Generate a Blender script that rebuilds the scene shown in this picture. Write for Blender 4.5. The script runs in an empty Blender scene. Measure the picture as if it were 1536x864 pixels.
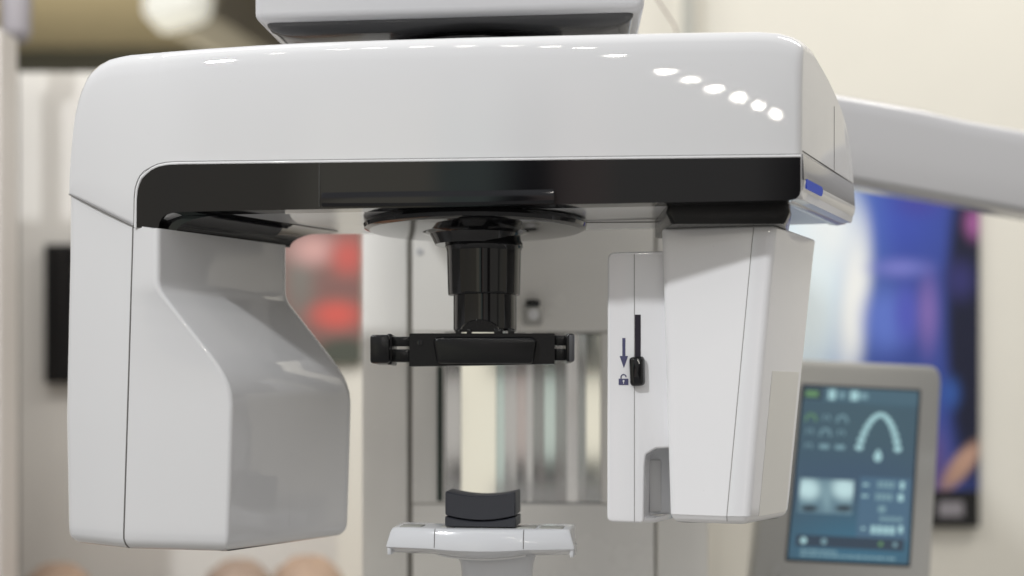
import bpy, bmesh, math, random
from mathutils import Vector, Matrix
random.seed(7)
S = bpy.context.scene
C = S.collection
PI = math.pi

# ------------------------------------------------------------------ camera model
F, CX, HY, ZC = 2140.0, 768.0, 590.0, 1.5      # 50 mm lens, eye level 1.5 m

def P(px, py, Y):
    return Vector(((px - CX) * Y / F, Y, ZC + (HY - py) * Y / F))

def XX(px, Y): return (px - CX) * Y / F
def ZZ(py, Y): return ZC + (HY - py) * Y / F

def lerp(a, b, t): return a + (b - a) * t

def interp(tab, x):
    if x <= tab[0][0]: return tab[0][1]
    for (x0, y0), (x1, y1) in zip(tab, tab[1:]):
        if x <= x1: return lerp(y0, y1, (x - x0) / (x1 - x0))
    return tab[-1][1]

def lin(*c):
    def g(v):
        v /= 255.0
        return v / 12.92 if v <= 0.04045 else ((v + 0.055) / 1.055) ** 2.4
    return tuple(g(v) for v in c)

# ------------------------------------------------------------------ materials
M = {}
def mat(name, col, rough=0.4, metal=0.0, spec=0.5, coat=0.0, bump=0.0, bscale=300, rvar=0.0, cvar=0.0, emit=None):
    m = bpy.data.materials.new(name); m.use_nodes = True
    nt = m.node_tree; b = nt.nodes['Principled BSDF']
    b.inputs['Base Color'].default_value = (*col, 1)
    b.inputs['Roughness'].default_value = rough
    b.inputs['Metallic'].default_value = metal
    b.inputs['Specular IOR Level'].default_value = spec
    b.inputs['Coat Weight'].default_value = coat
    b.inputs['Coat Roughness'].default_value = 0.04
    tc = nt.nodes.new('ShaderNodeTexCoord')
    if rvar or cvar:
        n = nt.nodes.new('ShaderNodeTexNoise'); n.inputs['Scale'].default_value = 9
        n.inputs['Detail'].default_value = 6
        nt.links.new(tc.outputs['Object'], n.inputs['Vector'])
        if rvar:
            r = nt.nodes.new('ShaderNodeMapRange')
            r.inputs['From Min'].default_value = 0.3; r.inputs['From Max'].default_value = 0.7
            r.inputs['To Min'].default_value = max(0.02, rough - rvar); r.inputs['To Max'].default_value = rough + rvar
            nt.links.new(n.outputs['Fac'], r.inputs['Value']); nt.links.new(r.outputs['Result'], b.inputs['Roughness'])
        if cvar:
            x = nt.nodes.new('ShaderNodeMix'); x.data_type = 'RGBA'
            x.inputs['A'].default_value = (*[c * (1 - cvar) for c in col], 1)
            x.inputs['B'].default_value = (*[min(1, c * (1 + cvar)) for c in col], 1)
            nt.links.new(n.outputs['Fac'], x.inputs['Factor']); nt.links.new(x.outputs['Result'], b.inputs['Base Color'])
    if bump:
        n2 = nt.nodes.new('ShaderNodeTexNoise'); n2.inputs['Scale'].default_value = bscale; n2.inputs['Detail'].default_value = 3
        bp = nt.nodes.new('ShaderNodeBump'); bp.inputs['Strength'].default_value = bump; bp.inputs['Distance'].default_value = 0.001
        nt.links.new(tc.outputs['Object'], n2.inputs['Vector'])
        nt.links.new(n2.outputs['Fac'], bp.inputs['Height']); nt.links.new(bp.outputs['Normal'], b.inputs['Normal'])
    if emit:
        b.inputs['Emission Color'].default_value = (*emit[0], 1); b.inputs['Emission Strength'].default_value = emit[1]
    M[name] = m
    return m

mat('white_gloss', (0.78, 0.78, 0.785), 0.045, coat=0.0, rvar=0.012, cvar=0.01)
def dress(name):
    m = M[name]; nt = m.node_tree; b = nt.nodes['Principled BSDF']
    b.inputs['Specular IOR Level'].default_value = 0.7
    tc = nt.nodes.new('ShaderNodeTexCoord')
    n1 = nt.nodes.new('ShaderNodeTexNoise'); n1.inputs['Scale'].default_value = 14; n1.inputs['Detail'].default_value = 1.0
    n2 = nt.nodes.new('ShaderNodeTexNoise'); n2.inputs['Scale'].default_value = 5; n2.inputs['Detail'].default_value = 8; n2.inputs['Roughness'].default_value = 0.7
    for n in (n1, n2): nt.links.new(tc.outputs['Object'], n.inputs['Vector'])
    bp = nt.nodes.new('ShaderNodeBump'); bp.inputs['Strength'].default_value = 0.02; bp.inputs['Distance'].default_value = 0.004
    nt.links.new(n1.outputs['Fac'], bp.inputs['Height']); nt.links.new(bp.outputs['Normal'], b.inputs['Normal'])
    r = nt.nodes.new('ShaderNodeMapRange'); r.inputs['From Min'].default_value = 0.45; r.inputs['From Max'].default_value = 0.72
    r.inputs['To Min'].default_value = 0.022; r.inputs['To Max'].default_value = 0.05
    nt.links.new(n2.outputs['Fac'], r.inputs['Value']); nt.links.new(r.outputs['Result'], b.inputs['Roughness'])
    v = nt.nodes.new('ShaderNodeTexVoronoi'); v.inputs['Scale'].default_value = 90      # sparse dust specks
    nt.links.new(tc.outputs['Object'], v.inputs['Vector'])
    d = nt.nodes.new('ShaderNodeMapRange'); d.inputs['From Min'].default_value = 0.035; d.inputs['From Max'].default_value = 0.06
    d.inputs['To Min'].default_value = 0.25; d.inputs['To Max'].default_value = 0.0
    nt.links.new(v.outputs['Distance'], d.inputs['Value'])
    sp = nt.nodes.new('ShaderNodeMath'); sp.operation = 'GREATER_THAN'; sp.inputs[1].default_value = 0.93
    sc = nt.nodes.new('ShaderNodeSeparateColor'); nt.links.new(v.outputs['Color'], sc.inputs['Color']); nt.links.new(sc.outputs['Red'], sp.inputs[0])
    mu = nt.nodes.new('ShaderNodeMath'); mu.operation = 'MULTIPLY'; nt.links.new(d.outputs['Result'], mu.inputs[0]); nt.links.new(sp.outputs[0], mu.inputs[1])
    old = b.inputs['Base Color'].links[0].from_socket if b.inputs['Base Color'].links else None
    mx = nt.nodes.new('ShaderNodeMix'); mx.data_type = 'RGBA'; nt.links.new(mu.outputs[0], mx.inputs['Factor'])
    if old: nt.links.new(old, mx.inputs['A'])
    mx.inputs['B'].default_value = (0.35, 0.33, 0.30, 1); nt.links.new(mx.outputs['Result'], b.inputs['Base Color'])
mat('shell_white', (0.69, 0.69, 0.695), 0.045, rvar=0.012, cvar=0.012)
mat('head_white', (0.86, 0.86, 0.875), 0.045, rvar=0.012, cvar=0.01)
for n_ in ('white_gloss', 'shell_white', 'head_white'): dress(n_)
mat('white_panel', (0.86, 0.845, 0.80), 0.25, rvar=0.05, cvar=0.01)
mat('plate_grey', (0.60, 0.60, 0.60), 0.15)
mat('plate_white', (0.66, 0.66, 0.665), 0.06)
mat('side_cream', (0.76, 0.75, 0.71), 0.15)
mat('seam_light', (0.36, 0.355, 0.35), 0.6)
mat('tray_white', (0.66, 0.67, 0.69), 0.12, rvar=0.03)
mat('black_gloss', (0.007, 0.007, 0.008), 0.05, rvar=0.02)
mat('black_satin', (0.006, 0.006, 0.0065), 0.2, spec=0.35, bump=0.15, bscale=900)
mat('black_rubber', (0.030, 0.032, 0.040), 0.42, bump=0.2, bscale=1500, cvar=0.15)
mat('clamp_grey', (0.06, 0.06, 0.065), 0.35)
mat('seam_dark', (0.16, 0.155, 0.15), 0.6)
mat('gap_mid', (0.30, 0.29, 0.27), 0.7)
mat('gap_dark', (0.06, 0.06, 0.055), 0.7)
mat('slot_dark', (0.012, 0.008, 0.02), 0.4)
mat('slot_green', (0.006, 0.02, 0.012), 0.4)
mat('mark_ink', lin(78, 78, 112), 0.5)
mat('chrome_band', (0.70, 0.69, 0.68), 0.07, metal=0.0, spec=0.9)
mat('cover_shade', (0.05, 0.05, 0.052), 0.12)
mat('band_grey', (0.22, 0.22, 0.23), 0.1)
mat('blue_lamp', (0.0, 0.004, 0.05), 0.3, spec=0.1, emit=((0.0, 0.07, 0.72), 0.34))
mat('mirror', (0.92, 0.92, 0.91), 0.16, metal=1.0)
mat('arm_grey', (0.58, 0.58, 0.595), 0.18, rvar=0.04)
mat('panel_grey', (0.42, 0.415, 0.39), 0.38, bump=0.1, bscale=600, cvar=0.03)
mat('wall_cream', (0.74, 0.715, 0.64), 0.8, bump=0.1, bscale=60, cvar=0.02)
mat('wall_grey', (0.74, 0.72, 0.68), 0.8, bump=0.1, bscale=60, cvar=0.03)
mat('hall_dark', (0.055, 0.055, 0.045), 0.8, cvar=0.2)
mat('hall_ceiling', (0.42, 0.36, 0.24), 0.9, cvar=0.15)
mat('beam_grey', (0.30, 0.28, 0.24), 0.7)
mat('floor_grey', (0.36, 0.35, 0.335), 0.35, cvar=0.1)
mat('post_grey', (0.46, 0.46, 0.42), 0.4)
mat('pale_post', (0.62, 0.59, 0.56), 0.5)
mat('lilac_grey', (0.30, 0.285, 0.31), 0.5)
mat('screen_black', (0.02, 0.02, 0.02), 0.2)
mat('lamp_glow', (0.9, 0.9, 0.85), 0.4, emit=((1.0, 0.98, 0.86), 0.55))
mat('green_grey', (0.33, 0.33, 0.30), 0.35)
mat('cable', (0.12, 0.05, 0.045), 0.5)

# ------------------------------------------------------------------ object helpers
ORG = {}
def link(o, parent=None, loc=Vector((0, 0, 0))):
    C.objects.link(o)
    ORG[o.name] = loc.copy()
    if parent is not None:
        o.parent = parent
        o.location = loc - ORG[parent.name]
    else:
        o.location = loc
    return o

def thing(name, label, cat, loc, group=None):
    o = bpy.data.objects.new(name, None); o.empty_display_size = 0.05
    link(o, None, Vector(loc)); tag(o, label, cat, group); return o

def tag(o, label=None, cat=None, group=None, kind=None):
    if label: o['label'] = label
    if cat: o['category'] = cat
    if group: o['group'] = group
    if kind: o['kind'] = kind
    return o

def build(name, bm, m, parent=None, smooth=35, label=None):
    bmesh.ops.recalc_face_normals(bm, faces=bm.faces)
    co = [v.co for v in bm.verts]
    lo = Vector((min(c[i] for c in co) for i in range(3))); hi = Vector((max(c[i] for c in co) for i in range(3)))
    ctr = (lo + hi) / 2
    if parent is None: ctr.z = lo.z
    for v in bm.verts: v.co -= ctr
    me = bpy.data.meshes.new(name); bm.to_mesh(me); bm.free()
    if smooth:
        for p in me.polygons: p.use_smooth = True
        me.set_sharp_from_angle(angle=math.radians(smooth))
    ms = m if isinstance(m, (list, tuple)) else [m]
    for k in ms: me.materials.append(M[k] if isinstance(k, str) else k)
    o = bpy.data.objects.new(name, me)
    link(o, parent, ctr)
    if label: o['label'] = label
    return o

def new(): return bmesh.new()

def loft(rings, bm=None, cap0=True, cap1=True, closed=True):
    bm = bm or new()
    vr = [[bm.verts.new(p) for p in r] for r in rings]
    n = len(rings[0])
    for a, b in zip(vr, vr[1:]):
        for i in range(n if closed else n - 1):
            j = (i + 1) % n
            try: bm.faces.new((a[i], a[j], b[j], b[i]))
            except ValueError: pass
    if cap0: bm.faces.new(vr[0])
    if cap1: bm.faces.new(list(reversed(vr[-1])))
    return bm

def round_poly(pts, radii, n=6):
    """2D polygon with rounded corners, constant vertex count."""
    out = []
    N = len(pts)
    for i in range(N):
        p = Vector(pts[i]); a = Vector(pts[i - 1]); b = Vector(pts[(i + 1) % N])
        r = radii[i] if isinstance(radii, (list, tuple)) else radii
        u = (a - p); v = (b - p); lu, lv = u.length, v.length
        u.normalize(); v.normalize()
        ang = math.acos(max(-1, min(1, u.dot(v))))
        t = r / math.tan(ang / 2) if ang > 1e-3 else 0
        t = min(t, lu * 0.48, lv * 0.48)
        s = p + u * t; e = p + v * t
        for k in range(n + 1):
            q = k / n
            out.append(s * (1 - q) ** 2 + p * 2 * q * (1 - q) + e * q * q)
    return out

def inset(ring, d):
    """inset a 2D ring by d (orientation independent)."""
    n = len(ring)
    area = sum(ring[i].x * ring[(i + 1) % n].y - ring[(i + 1) % n].x * ring[i].y for i in range(n))
    sg = 1 if area > 0 else -1
    out = []
    for i in range(n):
        t = ring[(i + 1) % n] - ring[i - 1]
        if t.length < 1e-9: out.append(ring[i].copy()); continue
        t.normalize()
        out.append(ring[i] + Vector((-t.y, t.x)) * sg * d)
    return out

def box(bm, lo, hi, bev=0.0, seg=2):
    r = bmesh.ops.create_cube(bm, size=1)
    vs = r['verts']
    lo, hi = Vector(lo), Vector(hi)
    for v in vs:
        v.co = Vector([lerp(lo[i], hi[i], v.co[i] + 0.5) for i in range(3)])
    if bev:
        es = list({e for v in vs for e in v.link_edges})
        bmesh.ops.bevel(bm, geom=es, offset=bev, segments=seg, profile=0.5, affect='EDGES')
    return bm

def pbox(px0, px1, py0, py1, Y0, Y1, bev=0.002, bm=None):
    """box whose front face covers px0..px1 x py0..py1 at depth Y0"""
    bm = bm or new()
    a = P(px0, py1, Y0); b = P(px1, py0, Y0)
    return box(bm, (a.x, Y0, a.z), (b.x, Y1, b.z), bev)

def tube(path, r, bm=None, n=8, caps=True):
    bm = bm or new()
    rings = []
    for i, p in enumerate(path):
        t = (path[min(i + 1, len(path) - 1)] - path[max(i - 1, 0)])
        if t.length < 1e-9: t = Vector((0, 0, 1))
        t.normalize()
        up = Vector((0, 1, 0)) if abs(t.y) < 0.8 else Vector((1, 0, 0))
        a = t.cross(up).normalized(); b = t.cross(a).normalized()
        rings.append([p + a * math.cos(q * 2 * PI / n) * r + b * math.sin(q * 2 * PI / n) * r for q in range(n)])
    return loft(rings, bm, caps, caps)

def lathe(prof, ctr, n=64, bm=None, cap0=True, cap1=True):
    rings = [[Vector((ctr[0] + r * math.cos(2 * PI * k / n), ctr[1] + r * math.sin(2 * PI * k / n), z)) for k in range(n)] for r, z in prof]
    return loft(rings, bm, cap0, cap1)

def strip(cols, Yf, off, thick, bm=None, bulge=0.0, rows=1):
    """plate following a front depth function; cols = (px, py_top, py_bot)."""
    bm = bm or new()
    rings = []
    for px, t, b in cols:
        Y = Yf(px) + off
        pf = [P(px, lerp(t, b, k / rows), Y) + Vector((0, -bulge * math.sin(PI * k / rows), 0)) for k in range(rows + 1)]
        bk = [Vector((p.x, Y + thick, p.z)) for p in reversed((pf[0], pf[-1]))]
        rings.append(pf + bk)
    return loft(rings, bm)

# ------------------------------------------------------------------ ROTATING GANTRY
gantry = thing('rotating_gantry', 'glossy white overhead gantry with black front trim and two hanging heads', 'x-ray gantry', (-0.045, 1.74, ZC + 0.2))

def Yf(px):
    y = 1.58 + (1200 - px) / 955.0 * 0.058
    y += 0.018 * ((px - 700) / 500.0) ** 2 - 0.011      # the front is slightly bowed
    if px < 300: y += 0.080 * ((300 - px) / 193.0) ** 2
    return y

TOP = [(104, 262), (106, 225), (109, 190), (112, 168), (116, 150), (121, 134), (128, 118), (136, 107), (146, 98), (160, 90), (185, 83), (230, 78.5), (300, 73), (420, 65), (560, 60),
       (700, 56), (1000, 49.5), (1130, 48), (1150, 48.8), (1165, 51), (1178, 55), (1188, 60), (1195, 65), (1201, 71)]
def trim_bot(px): return lerp(318, 300, (px - 262) / 935.0)
def trim_top(px): return lerp(246.5, 235.5, (px - 262) / 938.0)
def arm_bot(px):
    if px <= 203: return lerp(293, 341, (px - 107) / 96.0)
    if px <= 237: return 342
    if px <= 262: return lerp(330, 319, (px - 237) / 25.0)
    return trim_bot(px) - 2
PROF = [(0.02, 0.0), (0.004, 0.006), (0.0, 0.03), (0.0, 0.2), (0.0, 0.35), (0.0012, 0.5), (0.0038, 0.64), (0.0078, 0.76), (0.0132, 0.85), (0.0205, 0.915),
        (0.036, 0.957), (0.066, 0.985), (0.115, 1.0), (0.17, 0.992), (0.25, 0.970), (0.36, 0.937), (0.5, 0.888), (0.63, 0.828), (0.75, 0.755), (0.84, 0.675), (0.9, 0.585), (0.95, 0.49),
        (0.985, 0.38), (1.0, 0.27), (1.0, 0.16), (0.992, 0.09), (0.975, 0.035), (0.95, 0.0), (0.945, 0.0), (0.9, 0.0), (0.5, 0.0), (0.08, 0.0), (0.025, 0.0)]
def back(s): return Vector((lerp(-0.575, 0.437, s) + 0.13 * s * (1 - s) * 1.0, lerp(1.93, 1.825, s)))
pxs = [104, 106, 109, 112, 116, 121, 128, 136, 146, 160, 175, 190, 203, 204, 220, 237, 238, 250, 262, 280, 300, 330, 380, 450, 520, 600, 680, 760, 840, 920, 1000, 1080, 1130, 1160, 1180, 1190]
endr = [(1193.5, 0, 0.0015), (1196.5, 0, 0.005), (1199, 0, 0.011), (1200.5, 0, 0.02), (1201, 0, 0.03)]     # rounded right front corner
arm_rings = []
def arm_ring(px, ins=0.0, fw=0.0):
    y0 = Yf(px); f = Vector((XX(px, y0), y0))
    s = (f.x + 0.545) / (0.319 + 0.545)
    b = back(max(0, min(1, s)))
    zt = ZZ(interp(TOP, px), y0 + 0.028) - ins
    zb = ZZ(arm_bot(px), y0)
    ring = []
    for w, h in PROF:
        ww = fw + w * (1 - fw)
        q = f + (b - f) * ww
        ring.append(Vector((q.x, q.y, lerp(zb, zt, h))))
    return ring
for px in pxs: arm_rings.append(arm_ring(px))
for px, ins, fw in endr: arm_rings.append(arm_ring(px, ins, fw))
shell = build('arm_shell', loft(arm_rings), 'shell_white', gantry, smooth=50)

# end-cap seam running over the dome and the lower band
def cap_pt(w, h, off=0.0006):
    f = Vector((XX(1200.5, Yf(1200)), Yf(1200))); b = back(1)
    q = f + (b - f) * w
    zt = ZZ(71, Yf(1200) + .028); zb = ZZ(298, Yf(1200))
    nrm = Vector(((b - f).y, -(b - f).x)).normalized()
    return Vector((q.x + nrm.x * off, q.y + nrm.y * off, lerp(zb, zt, h)))
build('seam', tube([cap_pt(0.60, h, 0.0002) for h in (0.3, 0.45, 0.6, 0.75)], 0.0004), 'seam_dark', gantry)
build('seam', tube([cap_pt(w, lerp(0.31, 0.29, w)) for w in (0.03, 0.3, 0.6, 0.8, 0.97)], 0.0006), 'seam_dark', gantry)
# glossy lower band on the end of the arm
bm = new(); rr = []
for w in (0.025, 0.15, 0.3, 0.45, 0.6, 0.75, 0.88, 0.95, 0.985):
    rr.append([cap_pt(w, 0.125, 0.0004), cap_pt(w, 0.123, 0.0030), cap_pt(w, 0.11, 0.0030), cap_pt(w, 0.07, 0.0016), cap_pt(w, 0.03, -0.002), cap_pt(w, 0.0, -0.010), cap_pt(w, -0.008, -0.02), cap_pt(w, 0.0, -0.03), cap_pt(w, 0.15, -0.02)])
build('end_band', loft(rr, bm), 'chrome_band', gantry, smooth=60)
rr = []
for w in (0.025, 0.15, 0.3, 0.45, 0.6, 0.75, 0.88, 0.95, 0.985):
    rr.append([cap_pt(w, 0.292, 0.0002), cap_pt(w, 0.285, 0.0012), cap_pt(w, 0.13, 0.0026), cap_pt(w, 0.126, 0.0024), cap_pt(w, 0.126, -0.002), cap_pt(w, 0.292, -0.002)])
build('grey_band', loft(rr), 'band_grey', gantry, smooth=40)
bm = new(); rr = []
for w in (0.05, 0.06, 0.20, 0.32, 0.335):
    d = 0.02 if w in (0.05, 0.335) else 0.0
    rr.append([cap_pt(w, 0.135 - d, 0.0038), cap_pt(w, 0.075 + d, 0.0034), cap_pt(w, 0.075 + d, -0.001), cap_pt(w, 0.135 - d, -0.001)])
build('indicator_lamp', loft(rr, bm), 'blue_lamp', gantry, label='small blue indicator lamp on the end of the arm')

# seam between arm and left head
sp = []
for px in (104, 106, 112, 121, 136, 160, 185, 203):
    y0 = Yf(px); sp.append(Vector((XX(px, y0), y0 - 0.0004, ZZ(arm_bot(px), y0))))
build('seam', tube(sp, 0.0009), 'seam_dark', gantry)

# black trim
def tt(px):
    return interp([(205, 330), (205.5, 300), (207, 286), (210, 276), (214, 268), (220, 261), (228, 254.5), (238, 250), (250, 247.6), (262, 246.5), (1200, 235.5)], px)
def tb(px):
    return interp([(205, 341.5), (238, 341.5), (239, 334), (243, 326.5), (250, 321), (258, 318.6), (270, 317.8), (1186, 300.2), (1194, 298), (1199, 293), (1201, 286)], px)
cols = [205, 205.5, 207, 210, 214, 220, 228, 237.5, 238.5, 239, 243, 250, 258, 270, 290] + list(range(330, 1180, 50)) + [1186, 1194, 1199, 1201]
build('trim_band', strip([(x, tt(x), tb(x)) for x in cols], Yf, -0.0035, 0.032), 'black_gloss', gantry, smooth=40)
bead = [(205, 343)] + [(x, tt(x)) for x in cols[1:]]
build('trim_bead', tube([P(x - (1.6 if y > 262 else 0), y - 1.4, Yf(x) - 0.0022) for x, y in bead], 0.0017), 'white_gloss', gantry)
build('seam', tube([P(x - (4.2 if y > 255 else 1.0), y - 4.0, Yf(x) - 0.0001) for x, y in bead], 0.0006), 'seam_dark', gantry)
# ledge set on the trim above the pivot
lc = [(482, 290.5, 308.6), (484, 289, 309.5), (600, 287, 309), (720, 286, 307.5), (829, 284, 305), (831, 285.5, 304)]
build('trim_ledge', strip(lc, Yf, -0.0075, 0.02, rows=3, bulge=0.0015), 'black_gloss', gantry)
build('seam', tube([P(479, tt(479) + 1, Yf(479) - 0.0034), P(479, 310, Yf(479) - 0.0046)], 0.0006), 'gap_dark', gantry)
# underside seam
zu = ZZ(arm_bot(700), Yf(700)) - 0.0004
bm = new(); box(bm, (-0.22, 1.763, zu - 0.0006), (0.26, 1.7645, zu + 0.0006))
us = build('seam', bm, 'seam_dark', gantry, smooth=0)
us.rotation_euler.z = -0.06

# ---- left head
HF = 1.64
XR = [(342, 235), (420, 235), (428, 236), (436, 239.2), (444, 244.5), (530, 313.5), (543, 323.2), (555, 331), (566, 337), (577, 341.5), (589, 344.8), (602, 346.3), (612, 346.5), (700, 344), (826, 340)]
def head_plan(py):
    xr = XX(interp(XR, py), HF)
    t = (py - 340) / 485.0
    A = (XX(lerp(200, 185, t), 1.670), 1.670)
    B = (xr, HF)
    Cc = (xr + 0.1235, HF + 0.20)
    D = (-0.43 + 0.02 * t, 1.93)
    E = (XX(lerp(lerp(98.5, 92, min(1, t * 1.7)), 96, max(0, (t - .6) / .4)), 1.748), 1.748)
    r = [A, B, Cc, D, E]
    return round_poly(r, [0.015, 0.007, 0.02, 0.03, 0.02], n=8)
hr = []
lev = [342, 380, 410, 420, 424, 428, 432, 436, 440, 444, 452, 480, 510, 530, 537, 543, 549, 555, 561, 566, 572, 577, 583, 589, 595, 602, 612, 625, 650, 700, 750, 785, 801]
for i, py in enumerate(lev):
    z = ZZ(py, HF)
    ring = []
    for q in head_plan(py):
        zz = z
        if i == 0: zz = z + 0.006 + max(0, (-0.441 - q.x)) * 0.5 if q.x < -0.441 else z
        ring.append(Vector((q.x, q.y, zz)))
    hr.append(ring)
rb = 0.017
zb = ZZ(829, HF)
for k in range(1, 8):
    a = k / 7 * PI / 2
    pl = inset(head_plan(812), rb * (1 - math.cos(a)))
    z = zb + rb * (1 - math.sin(a))
    hr.append([Vector((q.x, q.y, z)) for q in pl])
build('generator_head', loft(hr), 'shell_white', gantry, smooth=50)
gen = bpy.data.objects['generator_head']
SI = 4
build('seam', tube([r[SI] + Vector((-0.0002, -0.0001, 0)) for r in hr[:-2]], 0.0010), 'seam_dark', gen)
# cover plate on the inner face of the left head: coordinates along depth (d) and height (py)
def inner(d, py, off):
    xr = XX(interp(XR, py), HF); n = Vector((0.20, -0.122)).normalized()
    return Vector((xr + 0.122 * d + n.x * off, HF + 0.2 * d + n.y * off, ZZ(py, HF)))
bm = new(); rr = []
for d in (0.455, 0.46, 0.70, 0.705):
    rr.append([inner(d, 684, 0.0006), inner(d, 800, 0.0006), inner(d, 800, -0.001), inner(d, 684, -0.001)])
build('cover_plate', loft(rr, bm), 'plate_white', gen)

# dark concave fillet between underside and left head
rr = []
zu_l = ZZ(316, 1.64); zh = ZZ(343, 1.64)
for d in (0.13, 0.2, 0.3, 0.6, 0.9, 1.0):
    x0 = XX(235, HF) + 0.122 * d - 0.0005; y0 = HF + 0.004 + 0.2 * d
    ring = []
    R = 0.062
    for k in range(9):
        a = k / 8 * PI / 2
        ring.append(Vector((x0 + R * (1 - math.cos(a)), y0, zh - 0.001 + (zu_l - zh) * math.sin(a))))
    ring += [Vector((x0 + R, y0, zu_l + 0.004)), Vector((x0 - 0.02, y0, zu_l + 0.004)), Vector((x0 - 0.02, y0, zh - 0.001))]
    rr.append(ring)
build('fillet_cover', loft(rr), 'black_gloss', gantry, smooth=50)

# ---- right head mount and head
YM = 1.618
rr = []
for z, gx in ((ZZ(303, YM), 0), (ZZ(311, YM), 0.0), (ZZ(318, YM), 0.0012), (ZZ(333, YM), -0.004), (ZZ(336, YM), -0.0065)):
    pl = round_poly([(XX(1001, YM) - gx, YM), (XX(1183, YM) + gx, YM - 0.002), (XX(1191, YM) + gx, YM + 0.02), (XX(1191, YM) + 0.022, YM + 0.15), (XX(1001, YM), YM + 0.15)], [0.006, 0.006, 0.004, 0.01, 0.01], 4)
    rr.append([Vector((q.x, q.y, z)) for q in pl])
build('head_mount', loft(rr), 'black_satin', gantry, smooth=40)

def det_plan(py):
    t = (py - 338) / 450.0
    YR = 1.635; YL = 1.668
    A = (XX(lerp(988, 1003, t), YL), YL)
    mid = (XX(lerp(1130, 1088, t), lerp(1.640, 1.640, t)), 1.639)
    B = (XX(lerp(1163, 1122, t), YR), YR)
    Ck = (XX(lerp(1226, 1186, t), lerp(1.795, 1.735, t)), lerp(1.795, 1.735, t))
    D = (A[0] + 0.10 * (1 - t * 0.5), lerp(1.83, 1.77, t))
    return round_poly([A, mid, B, Ck, D], [0.010, 0.02, 0.012, 0.012, 0.02], n=7)
dr = []
ZT = 338
for k in range(0, 5):
    a = k / 4 * PI / 2
    pl = inset(det_plan(ZT), 0.004 * (1 - math.sin(a)))
    dr.append([Vector((q.x, q.y, ZZ(ZT, 1.64) - 0.004 * (1 - math.cos(a)))) for q in pl])
for py in (360, 420, 480, 540, 600, 660, 720, 760, 774):
    dr.append([Vector((q.x, q.y, ZZ(py, 1.64))) for q in det_plan(py)])
zb = ZZ(787, 1.64); rb = 0.013
for k in range(1, 7):
    a = k / 6 * PI / 2
    pl = inset(det_plan(774), rb * (1 - math.cos(a)))
    dr.append([Vector((q.x, q.y, zb + rb * (1 - math.sin(a)))) for q in pl])
build('detector_head', loft(dr), 'head_white', gantry, smooth=50)
det = bpy.data.objects['detector_head']
build('seam', tube([r[12] + Vector((0, -0.0001, 0)) for r in dr[3:-3]], 0.0005), 'seam_light', det)
# side cover plate
def dside(d, py, off):
    t = (py - 338) / 450.0
    B = Vector((XX(lerp(1163, 1122, t), 1.635), 1.635)); yk = lerp(1.795, 1.735, t)
    K = Vector((XX(lerp(1226, 1186, t), yk), yk)); v = K - B
    n = Vector((v.y, -v.x)).normalized(); q = B + v * d + n * off
    return Vector((q.x, q.y, ZZ(py, 1.64)))
bm = new(); rr = []
for d in (0.22, 0.23, 0.84, 0.85):
    rr.append([dside(d, p, 0.0007) for p in (556, 600, 650, 700, 750, 776)] + [dside(d, p, -0.001) for p in (776, 556)])
build('side_plate', loft(rr, bm), 'side_cream', det)

# ---- sensor holder left of the right head
YS = 1.685
def sx(px): return XX(px, YS)
def sz(py): return ZZ(py, YS)
# upper / left body: front outline in (px,py), lofted in depth with an edge round-over
outl = [(912, 378), (1012, 376), (1012, 672), (984, 673), (969, 682), (967, 700), (966, 785), (911, 783)]
base = round_poly([(sx(a), sz(b)) for a, b in outl], [0.010, 0.007, 0.007, 0.006, 0.006, 0.004, 0.005, 0.008], n=5)
rr = []
for k in range(6):
    a = k / 5 * PI / 2
    pl = inset(base, 0.0032 * (1 - math.sin(a)))
    rr.append([Vector((q.x, YS + 0.0032 * (1 - math.cos(a)), q.y)) for q in pl])
rr.append([Vector((q.x + 0.02, YS + 0.085, q.y)) for q in base])
bm = loft(rr, None, False, False)
bm.verts.ensure_lookup_table()
from mathutils.geometry import tessellate_polygon
for base_i, ring in ((0, rr[0]), (len(bm.verts) - len(rr[-1]), rr[-1])):
    for tri in tessellate_polygon([[Vector((p.x, p.z, 0)) for p in ring]]):
        try: bm.faces.new([bm.verts[base_i + i] for i in tri])
        except ValueError: pass
hold = build('sensor_holder', bm, 'head_white', gantry, smooth=12)
# recessed grip body behind the notch
gb = round_poly([(sx(955), sz(665)), (sx(1016), sz(665)), (sx(1016), sz(776)), (sx(955), sz(779))], [0.002, 0.002, 0.004, 0.004], n=4)
rr = [[Vector((q.x, YS + 0.05, q.y)) for q in inset(gb, 0.002)], [Vector((q.x, YS + 0.052, q.y)) for q in gb], [Vector((q.x + .01, YS + 0.10, q.y)) for q in gb]]
build('grip_recess', loft(rr), 'tray_white', hold)
bm = pbox(974, 992, 690, 768, YS + 0.046, YS + 0.06, 0.002)
build('grip_pad', bm, 'plate_grey', hold)
# curved lower rim that joins the grip to the front
rr = []
for px, py, dy in ((964, 779, 0.006), (972, 780, 0.010), (982, 779.5, 0.018), (993, 777, 0.031), (1001, 775, 0.045), (1007, 773, 0.06)):
    p = P(px, py, YS + dy)
    rr.append([p + Vector((0.3 * a, a, b)) for a, b in ((0.0015, 0.0022), (0, 0.0005), (0.0008, -0.002), (0.004, -0.0038), (0.04, -0.0030), (0.04, 0.0022))])
build('grip_rim', loft(rr), 'head_white', hold, smooth=60)
build('seam', tube([P(951.5, y, YS - 0.0002) for y in (381, 470, 600, 700, 783)], 0.00045), 'seam_light', hold)
build('slot', pbox(952.5, 961, 472, 540, YS - 0.0005, YS + 0.004, 0.0), 'slot_dark', hold, smooth=0)
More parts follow.
